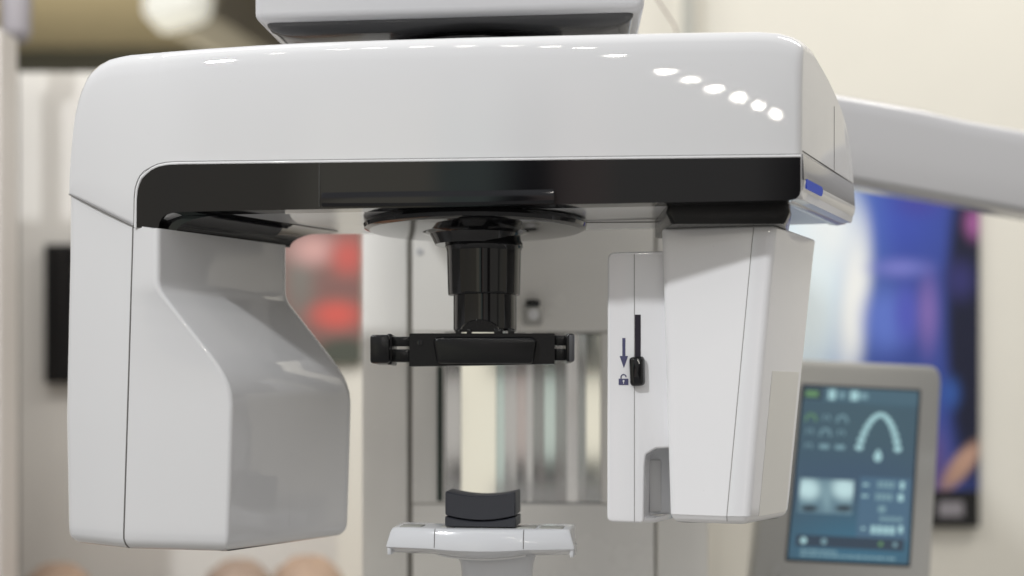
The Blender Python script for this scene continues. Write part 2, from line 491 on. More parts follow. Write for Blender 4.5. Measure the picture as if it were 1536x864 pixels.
# slider
kp = round_poly([(sx(944), sz(536)), (sx(966), sz(534)), (sx(967), sz(578)), (sx(946), sz(580))], [0.005] * 4, n=5)
rr = [[Vector((q.x, YS, q.y)) for q in kp], [Vector((q.x, YS - 0.005, q.y)) for q in kp]]
for k in range(1, 6):
    a = k / 5 * PI / 2
    rr.append([Vector((q.x - 0.001, YS - 0.005 - 0.005 * math.sin(a), q.y)) for q in inset(kp, 0.004 * (1 - math.cos(a)))])
build('slider_knob', loft(rr), 'black_gloss', hold, smooth=40)
# arrow
def flat(poly, Y, t=0.0012, bm=None):
    bm = bm or new()
    a = [P(x, y, Y) for x, y in poly]
    return loft([a, [p + Vector((0, t, 0)) for p in a]], bm)
bm = flat([(933.5, 507), (938, 507), (938, 534), (942, 534), (935.7, 552), (929.5, 534), (933.5, 534)], YS - 0.0004)
build('arrow_mark', bm, 'mark_ink', hold, smooth=0)
# padlock mark: body ring (with keyhole) + shackle
bm = flat([(928, 568), (942.5, 568), (942.5, 577.5), (928, 577.5)], YS - 0.0004)
n = 8
out = [(935.3 + 4.6 * math.cos(PI - k * PI / n), 565.5 - 4.6 * math.sin(k * PI / n)) for k in range(n + 1)]
inn = [(935.3 + 2.9 * math.cos(k * PI / n), 565.5 - 2.9 * math.sin(k * PI / n)) for k in range(n + 1)]
for k in range(n):
    q = [out[k], out[k + 1], inn[n - k - 1], inn[n - k]]
    flat(q, YS - 0.0004, bm=bm)
flat([(930.7, 565), (932.4, 565), (932.4, 568), (930.7, 568)], YS - 0.0004, bm=bm)
lock = build('padlock_mark', bm, 'mark_ink', hold, smooth=0)
build('keyhole', flat([(934.3, 570), (936.4, 570), (936.8, 572), (935.9, 573), (935.9, 575.5), (934.8, 575.5), (934.8, 573), (933.9, 572)], YS - 0.0008), 'white_gloss', hold, smooth=0)

# ------------------------------------------------------------------ HEAD SUPPORT (hangs through the pivot)
YD = 1.745
XD = XX(713, YD)
hs = thing('temple_support', 'black temple support hanging on a telescopic tube under a round flange', 'head support', (XD + 0.006, YD, ZZ(548, YD)))
z0 = ZZ(331, YD)
RD = 0.1365
prof = [(RD * 0.955, z0), (RD * 0.99, z0 - 0.002), (RD, z0 - 0.006), (RD * 0.99, z0 - 0.0105), (RD * 0.95, z0 - 0.0128), (RD * 0.94, z0 - 0.0129), (RD * 0.50, z0 - 0.0147), (RD * 0.45, z0 - 0.0150), (RD * 0.41, z0 - 0.0175), (RD * 0.385, z0 - 0.023), (RD * 0.36, z0 - 0.03)]
build('flange', lathe(prof, (XD, YD), 96), 'black_gloss', hs, smooth=25)
XT = XX(726, YD)
zt = ZZ(352, YD)
prof = [(0.0445, zt), (0.0455, ZZ(362, YD)), (0.0475, ZZ(366, YD)), (0.0478, ZZ(371, YD)), (0.0462, ZZ(374, YD)), (0.0455, ZZ(378, YD)), (0.0442, ZZ(439, YD)), (0.0437, ZZ(443, YD)), (0.0405, ZZ(443.5, YD))]
build('outer_sleeve', lathe(prof, (XT, YD), 72), 'black_gloss', hs, smooth=30)
prof = []
zz0, zz1 = ZZ(441, YD), ZZ(495, YD)
for k in range(61):
    prof.append((0.0387 + (0.00012 if k % 2 else -0.00012), lerp(zz0, zz1, k / 60)))
prof += [(0.0380, ZZ(497, YD)), (0.036, ZZ(498, YD))]
build('inner_tube', lathe(prof, (XX(727.5, YD), YD), 72), 'black_gloss', hs, smooth=60)
# round boss at the foot of the tube
YB = 1.70
bm = new(); rr = []
for yy, sc in ((YB + 0.02, 1), (YB - 0.0005, 1), (YB - 0.003, 0.94)):
    rr.append([P(720 + 30 * sc * math.cos(a), 498 - 19 * sc * math.sin(a), yy) for a in [k / 14 * PI for k in range(15)]])
build('tube_boss', loft(rr, bm), 'black_satin', hs)
for x0, x1 in ((683, 691), (700, 707), (741, 754), (762, 772)):
    build('bracket_pin', pbox(x0, x1, 493, 503, 1.685, 1.72, 0.001), 'black_satin', hs)
# bracket
YK = 1.665
rr = []
for px, t, b in ((614, 501, 549), (615.5, 500, 549.5), (680, 500, 548.6), (760, 500, 547.5), (830.5, 500, 546), (832, 501, 545.5)):
    rr.append([P(px, t, YK), P(px, b, YK), P(px, b, YK) + Vector((0, 0.035, 0)), P(px, t, YK) + Vector((0, 0.035, 0))])
brk = build('bracket', loft(rr), 'black_satin', hs)
pd = round_poly([(XX(648, YK), ZZ(505, YK)), (XX(807, YK), ZZ(505, YK)), (XX(800, YK), ZZ(546, YK)), (XX(656, YK), ZZ(546, YK))], [0.009, 0.009, 0.006, 0.006], n=6)
rr = [[Vector((q.x, YK + 0.002, q.y)) for q in pd]]
for k in range(5):
    a = k / 4 * PI / 2
    rr.append([Vector((q.x, YK - 0.003 - 0.005 * math.sin(a), q.y)) for q in inset(pd, 0.004 * (1 - math.cos(a)))])
build('forehead_pad', loft(rr), 'black_satin', hs, smooth=40)
bm = new(); rr = [[P(630 + 4.2 * s * math.cos(a), 514 + 4.2 * s * math.sin(a), YK - o) for a in [k / 12 * 2 * PI for k in range(12)]] for s, o in ((1, -0.002), (1, 0.0012), (0.6, 0.0014))]
build('screw', loft(rr, bm), 'black_gloss', hs)
# temple clamps
def clamp(body, neck, matn):
    x0, x1, y0, y1 = body
    c = build('temple_clamp', pbox(x0, x1, y0, y1, 1.652, 1.75, 0.003), 'black_satin', hs, smooth=40)
    return c
c1 = clamp((555, 584, 502, 545), None, None)
build('clamp_lip', pbox(580, 588, 500.5, 547, 1.668, 1.74, 0.002), 'black_satin', c1)
for a, b in ((505, 519), (524, 543)):
    build('slide_rail', pbox(585, 616, a, b, 1.676, 1.70, 0.001), 'black_satin', c1)
c2 = clamp((849, 862, 500, 543), None, None)
build('clamp_face', pbox(853.5, 861.5, 502, 542, 1.649, 1.66, 0.0018), 'clamp_grey', c2)
for a, b in ((503, 518), (523, 541)):
    build('slide_rail', pbox(831, 851, a, b, 1.676, 1.70, 0.001), 'black_satin', c2)

# ------------------------------------------------------------------ CHIN REST
YCH = 1.70
RC = Matrix.Translation(P(716, 800, YCH)) @ Matrix.Rotation(math.radians(-7), 4, 'Z') @ Matrix.Translation(-P(716, 800, YCH))
def rot(bm):
    bmesh.ops.transform(bm, matrix=RC, verts=bm.verts); return bm
ch = thing('chin_rest', 'pale grey chin rest tray with dark rubber chin pad on top', 'chin rest', (XX(716, YCH), YCH + 0.05, ZZ(1000, YCH)))
rr = []
stations = [(578, 0.006), (578.8, 0.003), (581, 0.001), (590, 0), (610, 0), (640, 0), (648, 0), (665, 0), (690, 0), (716, 0), (742, 0), (767, 0), (784, 0), (792, 0), (820, 0), (842, 0), (851, 0.001), (853.2, 0.003), (854, 0.006)]
for px, d in stations:
    u = (px - 716) / 138.0
    bow = 0.020 * u * u
    Yc = YCH + bow
    k = max(0.0, 1 - ((px - 716) / 72.0) ** 2)
    flare = 2.2 * abs(u) ** 3
    zt = ZZ(794.5, YCH) - d * 0.8; ymid = ZZ(824.5, YCH) - 0.002 * k; zlo = ZZ(837, YCH) - 0.0062 * k
    x = XX(px, YCH)
    xo = math.copysign(1, u) * 0.0045 * max(0, abs(u) - 0.8) * 5
    rr.append([Vector((x, Yc + 0.07, zt)), Vector((x, Yc + 0.008 , zt)), Vector((x, Yc + 0.0028, zt - 0.0010)), Vector((x + xo * .2, Yc, zt - 0.004)),
               Vector((x + xo, Yc - 0.0028, ymid + 0.002)), Vector((x + xo, Yc - 0.0026, ymid)), Vector((x + xo, Yc - 0.001, ymid - 0.0012)),
               Vector((x + xo, Yc + 0.014 - 0.004 * k, lerp(ymid, zlo, 0.55))), Vector((x + xo, Yc + 0.030, zlo)), Vector((x, Yc + 0.07, zlo + 0.006))])
tray = build('tray', rot(loft(rr)), 'tray_white', ch, smooth=40)
for px in (650, 785):
    x = XX(px, YCH); bow = 0.02 * ((px - 716) / 138.0) ** 2
    pth = [Vector((x, YCH + bow + 0.004, ZZ(795, YCH))), Vector((x, YCH + bow - 0.0002, ZZ(799, YCH))), Vector((x, YCH + bow - 0.0028, ZZ(823, YCH)))]
    build('seam', rot(tube(pth, 0.0005)), 'seam_dark', tray)
pth = []
for k in range(13):
    px = lerp(650, 785, k / 12); q = max(0, 1 - ((px - 716) / 72.0) ** 2); bow = 0.02 * ((px - 716) / 138.0) ** 2
    pth.append(Vector((XX(px, YCH), YCH + bow + 0.024 - 0.002 * q, ZZ(837, YCH) - 0.0052 * q + 0.001)))
build('lower_rim', rot(tube(pth, 0.0013)), 'white_gloss', tray)
for x0, x1 in ((573, 579.5), (852.5, 859)):
    bm = new(); a = P(x0, 837, YCH); b = P(x1, 821, YCH)
    box(bm, (a.x, YCH + 0.018, a.z), (b.x, YCH + 0.07, b.z), 0.0018)
    build('end_lug', rot(bm), 'tray_white', tray)
# small dark switches on the tray top
for x0, x1 in ((592, 625), (655, 672), (770, 800), (806, 842)):
    bm = new(); a = P(x0, 794.5, YCH); b = P(x1, 793.0, YCH)
    box(bm, (a.x, YCH + 0.022, a.z - 0.001), (b.x, YCH + 0.05, b.z), 0.0004)
    build('top_button', rot(bm), 'green_grey', tray)
# chin pad
def padloft(px0, px1, top, bot, Y0, Y1, inset_=1.2):
    rr = []
    xs = [px0, px0 + 0.6, px0 + 2] + [lerp(px0 + 4, px1 - 4, k / 12) for k in range(13)] + [px1 - 2, px1 - 0.6, px1]
    for i, px in enumerate(xs):
        e = min(px - px0, px1 - px)
        q = 1.6 * max(0, 1 - e / 2.0) ** 2
        t = top(px) + q; b = bot(px) - q
        x = XX(px, YCH)
        yo = 0.012 * ((px - 717) / 55.0) ** 2      # curved in plan, hollow towards the chin
        y0 = Y0 + (0.002 * max(0, 1 - e / 2.0) ** 2)
        rr.append([Vector((x, y0 + 0.0015, ZZ(t, YCH))), Vector((x, y0, ZZ(t + 1.6, YCH))), Vector((x, y0, ZZ(b - 1.2, YCH))), Vector((x, y0 + 0.0012, ZZ(b, YCH))),
                   Vector((x, Y1, ZZ(b, YCH))), Vector((x, Y1, ZZ(t - 0.5 + 3 * 0, YCH)))])
    return loft(rr)
hump = lambda a, d: (lambda px: a + d * (1 - ((px - 717) / 55.0) ** 2))
pad = build('chin_pad', rot(padloft(663, 771, hump(738.5, 7.5), hump(774.5, 8), YCH + 0.018, YCH + 0.068)), 'black_rubber', ch, smooth=40)
build('pad_base', rot(padloft(662.5, 771.5, hump(776.5, 8), lambda px: 792.5, YCH + 0.0185, YCH + 0.068)), 'black_rubber', ch, smooth=40)
bm = new(); a = P(676, 795, YCH); b = P(756, 791.5, YCH); box(bm, (a.x, YCH + 0.022, a.z), (b.x, YCH + 0.06, b.z))
build('pad_foot', rot(bm), 'black_satin', ch)
# stem that goes down and back to the column
rr = []
for py, x0, x1 in ((838, 682, 806), (850, 688, 802), (864, 690, 800), (1000, 694, 796)):
    pl = round_poly([(XX(x0, YCH), YCH + 0.035), (XX(x1, YCH), YCH + 0.035), (XX(x1, YCH), YCH + 0.10), (XX(x0, YCH), YCH + 0.10)], 0.014, 5)
    rr.append([Vector((q.x, q.y, ZZ(py, YCH))) for q in pl])
build('stem', loft(rr), 'tray_white', ch)
bm = new(); a = P(690, 1000, YCH); b = P(800, 900, YCH); box(bm, (a.x, YCH + 0.05, a.z - 0.03), (b.x, 2.16, b.z - 0.03), 0.01)
build('support_arm', bm, 'tray_white', ch)

# ------------------------------------------------------------------ SUPPORT COLUMN
YC_ = 2.15
col = thing('support_column', 'wide beige support column with faceted mirror panel behind the head support', 'column', (XX(800, YC_), YC_ + 0.15, 0.0))
def cbox(px0, px1, py0, py1, Y0, Y1, bev=0.004):
    return pbox(px0, px1, py0, py1, Y0, Y1, bev)
zt = 1.5 + 0.46
def zpy(z): return HY - (z - ZC) * F / YC_
pt = zpy(zt); pb = zpy(0.0)
build('side_pillar', cbox(543, 611, pt, pb, YC_, YC_ + 0.34), 'white_panel', col)
build('pillar_gap', cbox(609, 620, pt + 3, pb, YC_ + 0.012, YC_ + 0.3, 0), 'gap_mid', col)
build('upper_panel', cbox(618, 982, pt, 498, YC_ + 0.002, YC_ + 0.34), 'white_panel', col)
build('lower_panel', cbox(618, 982, 756, pb, YC_, YC_ + 0.34), 'white_panel', col)
build('left_panel', cbox(618, 667, 499, 755, YC_ + 0.001, YC_ + 0.34, 0.002), 'white_panel', col)
build('right_panel', cbox(902, 982, 499, 755, YC_ + 0.001, YC_ + 0.34, 0.002), 'white_panel', col)
build('recess_back', cbox(660, 910, 497, 757, YC_ + 0.06, YC_ + 0.30, 0), 'white_panel', col)
build('edge_pillar', cbox(985, 1062, pt, pb, YC_ + 0.004, YC_ + 0.34), 'white_panel', col)
build('back_post', pbox(640, 760, zpy(2.35), pt, YC_ + 0.12, YC_ + 0.30, 0.01), 'white_panel', col)
build('slot', cbox(656, 664, 549, 752, YC_ - 0.0012, YC_ + 0.01, 0), 'slot_green', col)
# mirror of flat facets, each angled to make a streak from the world ramp
bm = new()
for x0, x1, azd in ((668, 690, 3), (690, 744, -17.6), (744, 757, -10.8), (757, 775, 3), (775, 790, -2.5), (790, 800, 4), (800, 817, -6.4), (817, 834, -10.8), (834, 851, -6.6), (851, 868, 3.5), (868, 880, -6.5), (880, 902, -17.6)):
    v = (0.5 * (x0 + x1) - CX) / F
    th = (math.radians(azd) - v) / 2
    xa, xb = XX(x0, YC_), XX(x1, YC_); w_ = xb - xa
    ya = YC_ + 0.022 - 0.5 * w_ * math.tan(th); yb = YC_ + 0.022 + 0.5 * w_ * math.tan(th)
    r0 = [Vector((xa, ya, ZZ(755, YC_))), Vector((xa, ya, ZZ(500, YC_))), Vector((xa, YC_ + 0.05, ZZ(500, YC_))), Vector((xa, YC_ + 0.05, ZZ(755, YC_)))]
    r1 = [Vector((xb - 0.0002, yb, p.z)) if k < 2 else Vector((xb - 0.0002, p.y, p.z)) for k, p in enumerate(r0)]
    loft([r0, r1], bm)
build('mirror', bm, 'mirror', col, smooth=0)
# small lens box
lb = build('lens_box', cbox(783, 815, 459, 487, YC_ - 0.03, YC_ + 0.01, 0.006), 'panel_grey', col)
build('lens_cap', cbox(788, 810, 449, 459, YC_ - 0.028, YC_ + 0.005, 0.003), 'screen_black', lb)
bm = new(); rr = [[P(800 + 8 * s * math.cos(a), 472 + 8 * s * math.sin(a), YC_ - 0.0305 - o) for a in [k / 20 * 2 * PI for k in range(20)]] for s, o in ((1, -0.003), (1, 0.001), (0.7, 0.002))]
build('lens', loft(rr, bm), 'white_gloss', lb)
bm = new(); rr = [[P(630 + 5.5 * s * math.cos(a), 378 + 5.5 * s * math.sin(a), YC_ + 0.002 - o) for a in [k / 20 * 2 * PI for k in range(20)]] for s, o in ((1, -0.003), (1, 0.0008), (0.7, 0.001))]
build('screw_cap', loft(rr, bm), 'plate_grey', col)

# ------------------------------------------------------------------ MOUNTING ARM (top box)
YT = 1.70
ma = thing('mounting_arm', 'pale grey mounting arm above the gantry cropped by the top edge', 'mounting arm', (XX(670, YT), YT + 0.2, ZZ(36, YT)))
rr = []
def tring(z, i):
    a = (XX(380, YT) + i, YT + i); b = (XX(966, YT) - i, YT - 0.012 + i); c = (XX(966, YT) + 0.02 - i, 2.30 - i); d = (XX(380, YT) + 0.05 + i, 2.32 - i)
    return [Vector((q.x, q.y, z)) for q in round_poly([a, b, c, d], 0.012, 6)]
zb = ZZ(31, YT)
rb = 0.010
zoff = lambda p: (p.x - XX(380, YT)) * 0.022
for k in range(6):
    a = k / 5 * PI / 2
    rr.append([p + Vector((0, 0, zoff(p))) for p in tring(zb + rb * (1 - math.sin(a)) - 0.0, rb * (1 - math.cos(a)))][:] if False else [p + Vector((0, 0, zoff(p))) for p in tring(zb + rb * (1 - math.sin(a)), rb * (1 - math.cos(a)))])
rr.reverse()
rr.append([p + Vector((0, 0, zoff(p) * 0.3)) for p in tring(zb + 0.18, 0)])
rr.append([p for p in tring(zb + 0.19, 0.01)])
build('arm_housing', loft(rr), 'arm_grey', ma, smooth=40)
# slanted lower cover; shade under the arm housing is put into its dark colour
rr = []
for z, i in ((zb + 0.006, 0.0105), (zb - 0.003, 0.0125), (zb - 0.008, 0.017), (zb - 0.012, 0.03), (zb - 0.014, 0.06)):
    rr.append([p + Vector((0, 0.0, zoff(p))) for p in tring(z, i)])
build('bottom_cover', loft(rr), 'cover_shade', ma, smooth=40)
build('pivot_hub', lathe([(0.11, zb - 0.016), (0.11, zb - 0.06), (0.10, zb - 0.08)], (XD, YD + 0.07), 48), 'black_satin', ma)

# ------------------------------------------------------------------ CEPHALOMETRIC ARM (right, behind)
ce = thing('cephalometric_arm', 'long pale grey side arm receding to the right behind the gantry', 'side arm', (0.2, 2.1, ZZ(300, 2.1)))
rr = []
def ceph(t):
    px = lerp(1000, 1640, t); Y = lerp(1.93, 2.30, t)
    top = lerp(92, 207, t); bot = lerp(220, 335, t)
    if px > 1390: top += 4 * min(1, (px - 1390) / 40)
    return px, Y, top, bot
for k in range(21):
    px, Y, t, b = ceph(k / 20)
    a = P(px, t, Y); c = P(px, b, Y); h = a.z - c.z
    prof = [(0.006, 0), (0.001, 0.03), (0.0, 0.07), (0.002, 0.4), (0.005, 0.78), (0.007, 0.90), (0.010, 0.955), (0.016, 0.99), (0.024, 1.0), (0.12, 0.99), (0.14, 0.9), (0.14, 0.1), (0.12, 0.0)]
    rr.append([Vector((a.x + d * 0.3, Y + d, c.z + h * q)) for d, q in prof])
build('arm_beam', loft(rr), 'arm_grey', ce, smooth=50)

# ------------------------------------------------------------------ CONTROL PANEL
corn = {'TL': P(1207, 580, 2.38), 'TR': P(1376, 588, 2.38), 'BL': P(1180, 838, 2.27), 'BR': P(1363, 847, 2.27)}
U = ((corn['TR'] - corn['TL']) + (corn['BR'] - corn['BL'])) / 2
V = ((corn['BL'] - corn['TL']) + (corn['BR'] - corn['TR'])) / 2      # points down
O = (corn['TL'] + corn['TR'] + corn['BL'] + corn['BR']) / 4 - U / 2 - V / 2
N = U.cross(V).normalized()
if N.y > 0: N = -N                      # towards the camera
def Q(u, v, d=0.0): return O + U * u + V * v + N * d
cp = thing('control_panel', 'grey upright control panel with lit blue touchscreen', 'control panel', Q(0.5, 1.4, -0.05))
def panel_poly(pts, d0, d1, bm=None, rad=None, n=5):
    bm = bm or new()
    if rad is not None: pts = round_poly(pts, rad, n)
    return loft([[Q(p[0], p[1], d1) for p in pts], [Q(p[0], p[1], d0) for p in pts]], bm)
pts = round_poly([(-0.29, -0.175), (1.20, -0.175), (1.20, 1.7), (-0.29, 1.7)], [0.12, 0.12, 0.02, 0.02], 8)
rr = []
for d, i in ((-0.05, 0.02), (-0.045, 0), (-0.008, 0.0), (-0.003, 0.008), (0.0, 0.025), (0.0008, 0.05)):
    rr.append([Q(p.x, p.y, d) for p in inset([Vector(q) for q in pts], i)])
frame = build('housing', loft(rr), 'panel_grey', cp, smooth=40)
build('bezel', panel_poly([(-0.02, -0.014), (1.02, -0.014), (1.02, 1.014), (-0.02, 1.014)], -0.002, 0.0016, rad=0.01), 'screen_black', cp)

def emis(name, col, s=0.92):
    m = bpy.data.materials.new(name); m.use_nodes = True
    b = m.node_tree.nodes['Principled BSDF']
    b.inputs['Base Color'].default_value = (0.02, 0.02, 0.02, 1); b.inputs['Roughness'].default_value = 0.25
    b.inputs['Emission Color'].default_value = (*col, 1); b.inputs['Emission Strength'].default_value = s
    M[name] = m; return m
emis('scr_icon', lin(165, 205, 210)); emis('scr_dim', lin(120, 155, 165)); emis('scr_green', lin(98, 142, 96))
emis('scr_bar', lin(70, 100, 115)); emis('scr_dark', lin(45, 62, 78)); emis('scr_card', lin(72, 104, 128))

def painted(name, base, blobs, rough=0.4, emit=0.0):
    """generic print: soft elliptical patches of colour over a base, in the object's Generated x/z."""
    m = bpy.data.materials.new(name); m.use_nodes = True
    nt = m.node_tree; b = nt.nodes['Principled BSDF']; b.inputs['Roughness'].default_value = rough
    tc = nt.nodes.new('ShaderNodeTexCoord')
    prev = None
    for (u, v, ru, rv, ang, c, soft) in blobs:
        mp = nt.nodes.new('ShaderNodeVectorMath'); mp.operation = 'SUBTRACT'
        mp.inputs[1].default_value = (u, 0.5, v)
        nt.links.new(tc.outputs['Generated'], mp.inputs[0])
        ro = nt.nodes.new('ShaderNodeVectorRotate'); ro.rotation_type = 'Y_AXIS'; ro.inputs['Angle'].default_value = math.radians(ang)
        nt.links.new(mp.outputs[0], ro.inputs['Vector'])
        sc = nt.nodes.new('ShaderNodeVectorMath'); sc.operation = 'MULTIPLY'; sc.inputs[1].default_value = (1 / ru, 0.0, 1 / rv)
        nt.links.new(ro.outputs[0], sc.inputs[0])
        ln = nt.nodes.new('ShaderNodeVectorMath'); ln.operation = 'LENGTH'; nt.links.new(sc.outputs[0], ln.inputs[0])
        mr = nt.nodes.new('ShaderNodeMapRange'); mr.interpolation_type = 'SMOOTHSTEP'
        mr.inputs['From Min'].default_value = 1.0; mr.inputs['From Max'].default_value = max(0.0, 1 - soft)
        mr.inputs['To Min'].default_value = 0; mr.inputs['To Max'].default_value = 1
        nt.links.new(ln.outputs['Value'], mr.inputs['Value'])
        mx = nt.nodes.new('ShaderNodeMix'); mx.data_type = 'RGBA'
        nt.links.new(mr.outputs['Result'], mx.inputs['Factor'])
        if prev is None: mx.inputs['A'].default_value = (*base, 1)
        else: nt.links.new(prev, mx.inputs['A'])
        mx.inputs['B'].default_value = (*c, 1)
        prev = mx.outputs['Result']
    if emit:
        b.inputs['Base Color'].default_value = (0.02, 0.02, 0.02, 1)
        nt.links.new(prev, b.inputs['Emission Color']); b.inputs['Emission Strength'].default_value = emit
    else:
        nt.links.new(prev, b.inputs['Base Color'])
    M[name] = m; return m

painted('scr_back', lin(58, 84, 100), [(0.6, 0.8, 0.8, 0.4, 0, lin(62, 88, 100), 1), (0.5, 0.45, 0.9, 0.25, 0, lin(58, 82, 104), 1), (0.5, 0.1, 0.9, 0.3, 0, lin(54, 102, 126), 1), (0.9, 0.95, 0.5, 0.1, 0, lin(70, 105, 122), 1)], emit=0.95, rough=0.2)
scr = build('screen', panel_poly([(0, 0), (1, 0), (1, 1), (0, 1)], 0.0012, 0.0024), 'scr_back', cp, smooth=0)
def rect(u0, u1, v0, v1, d=0.003): return panel_poly([(u0, v0), (u1, v0), (u1, v1), (u0, v1)], 0.002, d)
build('menu_bar', rect(0.0, 1.0, 0.0, 0.085, 0.0028), 'scr_bar', scr, smooth=0)
build('menu_tab', rect(0.0, 0.17, 0.005, 0.08, 0.0031), 'scr_dark', scr, smooth=0)
for u0, u1, m_, s in ((0.02, 0.13, 'scr_green', .018), (0.22, 0.28, 'scr_icon', .03), (0.31, 0.36, 'scr_dim', .018), (0.41, 0.48, 'scr_icon', .028), (0.49, 0.56, 'scr_dim', .018), (0.66, 0.72, 'scr_bar', .02)):
    build('menu_icon', rect(u0, u1, 0.045 - s, 0.045 + s, 0.0034), m_, scr, smooth=0)
# arch of teeth
bm = new()
for side in (-1, 1):
    for k in range(8):
        a0 = (k + 0.5) / 8 * 1.42
        u = 0.685 + side * 0.172 * (math.sin(a0) ** 1.15 * 0.78 + 0.22 * a0 / 1.42); v = 0.405 - 0.255 * math.cos(a0) ** 1.05
        w = 0.0215 + 0.011 * k / 8
        panel_poly([(u + w * math.cos(a) * 1.15, v + w * 0.62 * math.sin(a)) for a in [q / 10 * 2 * PI for q in range(10)]], 0.002, 0.0032, bm)
build('tooth_arch_icon', bm, 'scr_icon', scr, smooth=0)
bm = panel_poly([(0.685 + 0.035 * math.cos(a), 0.40 + 0.03 * math.sin(a)) for a in [q / 10 * 2 * PI for q in range(10)]], 0.002, 0.0032)
panel_poly([(0.67, 0.36), (0.70, 0.36), (0.70, 0.40), (0.67, 0.40)], 0.002, 0.0030, bm)
build('jaw_marker', bm, 'scr_icon', scr, smooth=0)
# grid of small programme icons (3 x 3)
def arc_icon(u, v, s, m_, kind):
    bm = new()
    if kind == 0:
        for k in range(6):
            a = k / 5 * PI
            panel_poly([(u - s * math.cos(a) + 0.013 * math.cos(b), v + s * 0.35 - s * 0.75 * math.sin(a) + 0.009 * math.sin(b)) for b in [q / 6 * 2 * PI for q in range(6)]], 0.002, 0.0032, bm)
    elif kind == 1:
        panel_poly([(u - s * .8, v + s * .3), (u - s * .5, v - s * .4), (u - s * .2, v - s * .4), (u - s * .5, v + s * .3)], 0.002, 0.0032, bm)
        panel_poly([(u + s * .8, v + s * .3), (u + s * .5, v - s * .4), (u + s * .2, v - s * .4), (u + s * .5, v + s * .3)], 0.002, 0.0032, bm)
    else:
        panel_poly([(u - s, v - s * .3), (u + s, v - s * .3), (u + s, v + s * .3), (u - s, v + s * .3)], 0.002, 0.0032, bm, rad=0.01)
    build('programme_icon', bm, m_, scr, smooth=0)
kinds = [0, 1, 0, 1, 0, 1, 1, 2, 2]
for r in range(3):
    for c in range(3):
        arc_icon(0.085 + c * 0.135, 0.185 + r * 0.085, 0.042, 'scr_green' if (r, c) == (0, 0) else 'scr_dim', kinds[r * 3 + c])
# preview of a jaw picture
painted('scr_xray', lin(95, 125, 138), [(0.2, 0.7, 0.32, 0.45, 0, lin(185, 215, 218), .8), (0.82, 0.7, 0.34, 0.45, 0, lin(185, 215, 218), .8), (0.5, 0.5, 0.12, 0.6, 0, lin(120, 150, 160), .8),
    (0.2, 0.18, 0.2, 0.12, 0, lin(40, 55, 65), .6), (0.78, 0.18, 0.2, 0.12, 0, lin(40, 55, 65), .6)], emit=1.0)
build('preview_picture', rect(0.045, 0.50, 0.545, 0.74, 0.0032), 'scr_xray', scr, smooth=0)
build('settings_card', rect(0.55, 0.985, 0.52, 0.875, 0.0027), 'scr_card', scr, smooth=0)
for u0, u1, v, s, m_ in ((0.575, 0.64, 0.565, .006, 'scr_icon'), (0.70, 0.85, 0.56, .02, 'scr_dim'), (0.89, 0.94, 0.56, .022, 'scr_icon'), (0.575, 0.64, 0.63, .006, 'scr_icon'), (0.69, 0.84, 0.63, .02, 'scr_dim'),
        (0.88, 0.94, 0.63, .02, 'scr_icon'), (0.72, 0.80, 0.70, .018, 'scr_dim'), (0.74, 0.94, 0.755, .012, 'scr_dim'), (0.59, 0.63, 0.815, .006, 'scr_icon'), (0.67, 0.88, 0.818, .022, 'scr_icon'), (0.90, 0.95, 0.81, .02, 'scr_icon')):
    n_ = 1 if u1 - u0 < 0.1 else 4
    bm = new()
    for k in range(n_):
        w = (u1 - u0) / n_
        panel_poly([(u0 + k * w, v - s), (u0 + (k + .75) * w, v - s), (u0 + (k + .75) * w, v + s), (u0 + k * w, v + s)], 0.002, 0.0033, bm)
    build('reading', bm, m_, scr, smooth=0)
build('tool_bar', rect(0.05, 0.955, 0.865, 0.93, 0.0030), 'scr_dark', scr, smooth=0)
for u, m_, s in ((0.115, 'scr_icon', .028), (0.285, 'scr_dim', .025), (0.76, 'scr_green', .02), (0.88, 'scr_dim', .02)):
    build('tool_icon', panel_poly([(u + s * math.cos(a), 0.897 + s * .7 * math.sin(a)) for a in [q / 8 * 2 * PI for q in range(8)]], 0.002, 0.0034), m_, scr, smooth=0)
for v, u1 in ((0.952, 0.38), (0.975, 0.85)):
    bm = new(); u = 0.10
    while u < u1:
        w = random.uniform(0.02, 0.06)
        panel_poly([(u, v - .007), (u + w, v - .007), (u + w, v + .007), (u, v + .007)], 0.002, 0.003, bm); u += w + 0.012
    build('status_text', bm, 'scr_dim', scr, smooth=0)
bm = new()
rr = [[Q(-0.10 + 0.055 * s * math.cos(a), 1.07 + 0.04 * s * math.sin(a), d) for a in [q / 20 * 2 * PI for q in range(20)]] for s, d in ((1, 0.0), (1, 0.003), (0.8, 0.004))]
build('round_button', loft(rr, bm), 'panel_grey', cp)
# stand of the panel
bm = new(); b0 = Q(0.45, 1.6, -0.03); box(bm, (b0.x - 0.04, b0.y, 0.75), (b0.x + 0.04, b0.y + 0.05, b0.z), 0.008)
build('stand', bm, 'panel_grey', cp)
bm = new(); box(bm, (XX(1000, 2.3), 2.30, 0.78), (b0.x + 0.03, 2.40, 0.85), 0.008)
build('stand_arm', bm, 'panel_grey', cp)

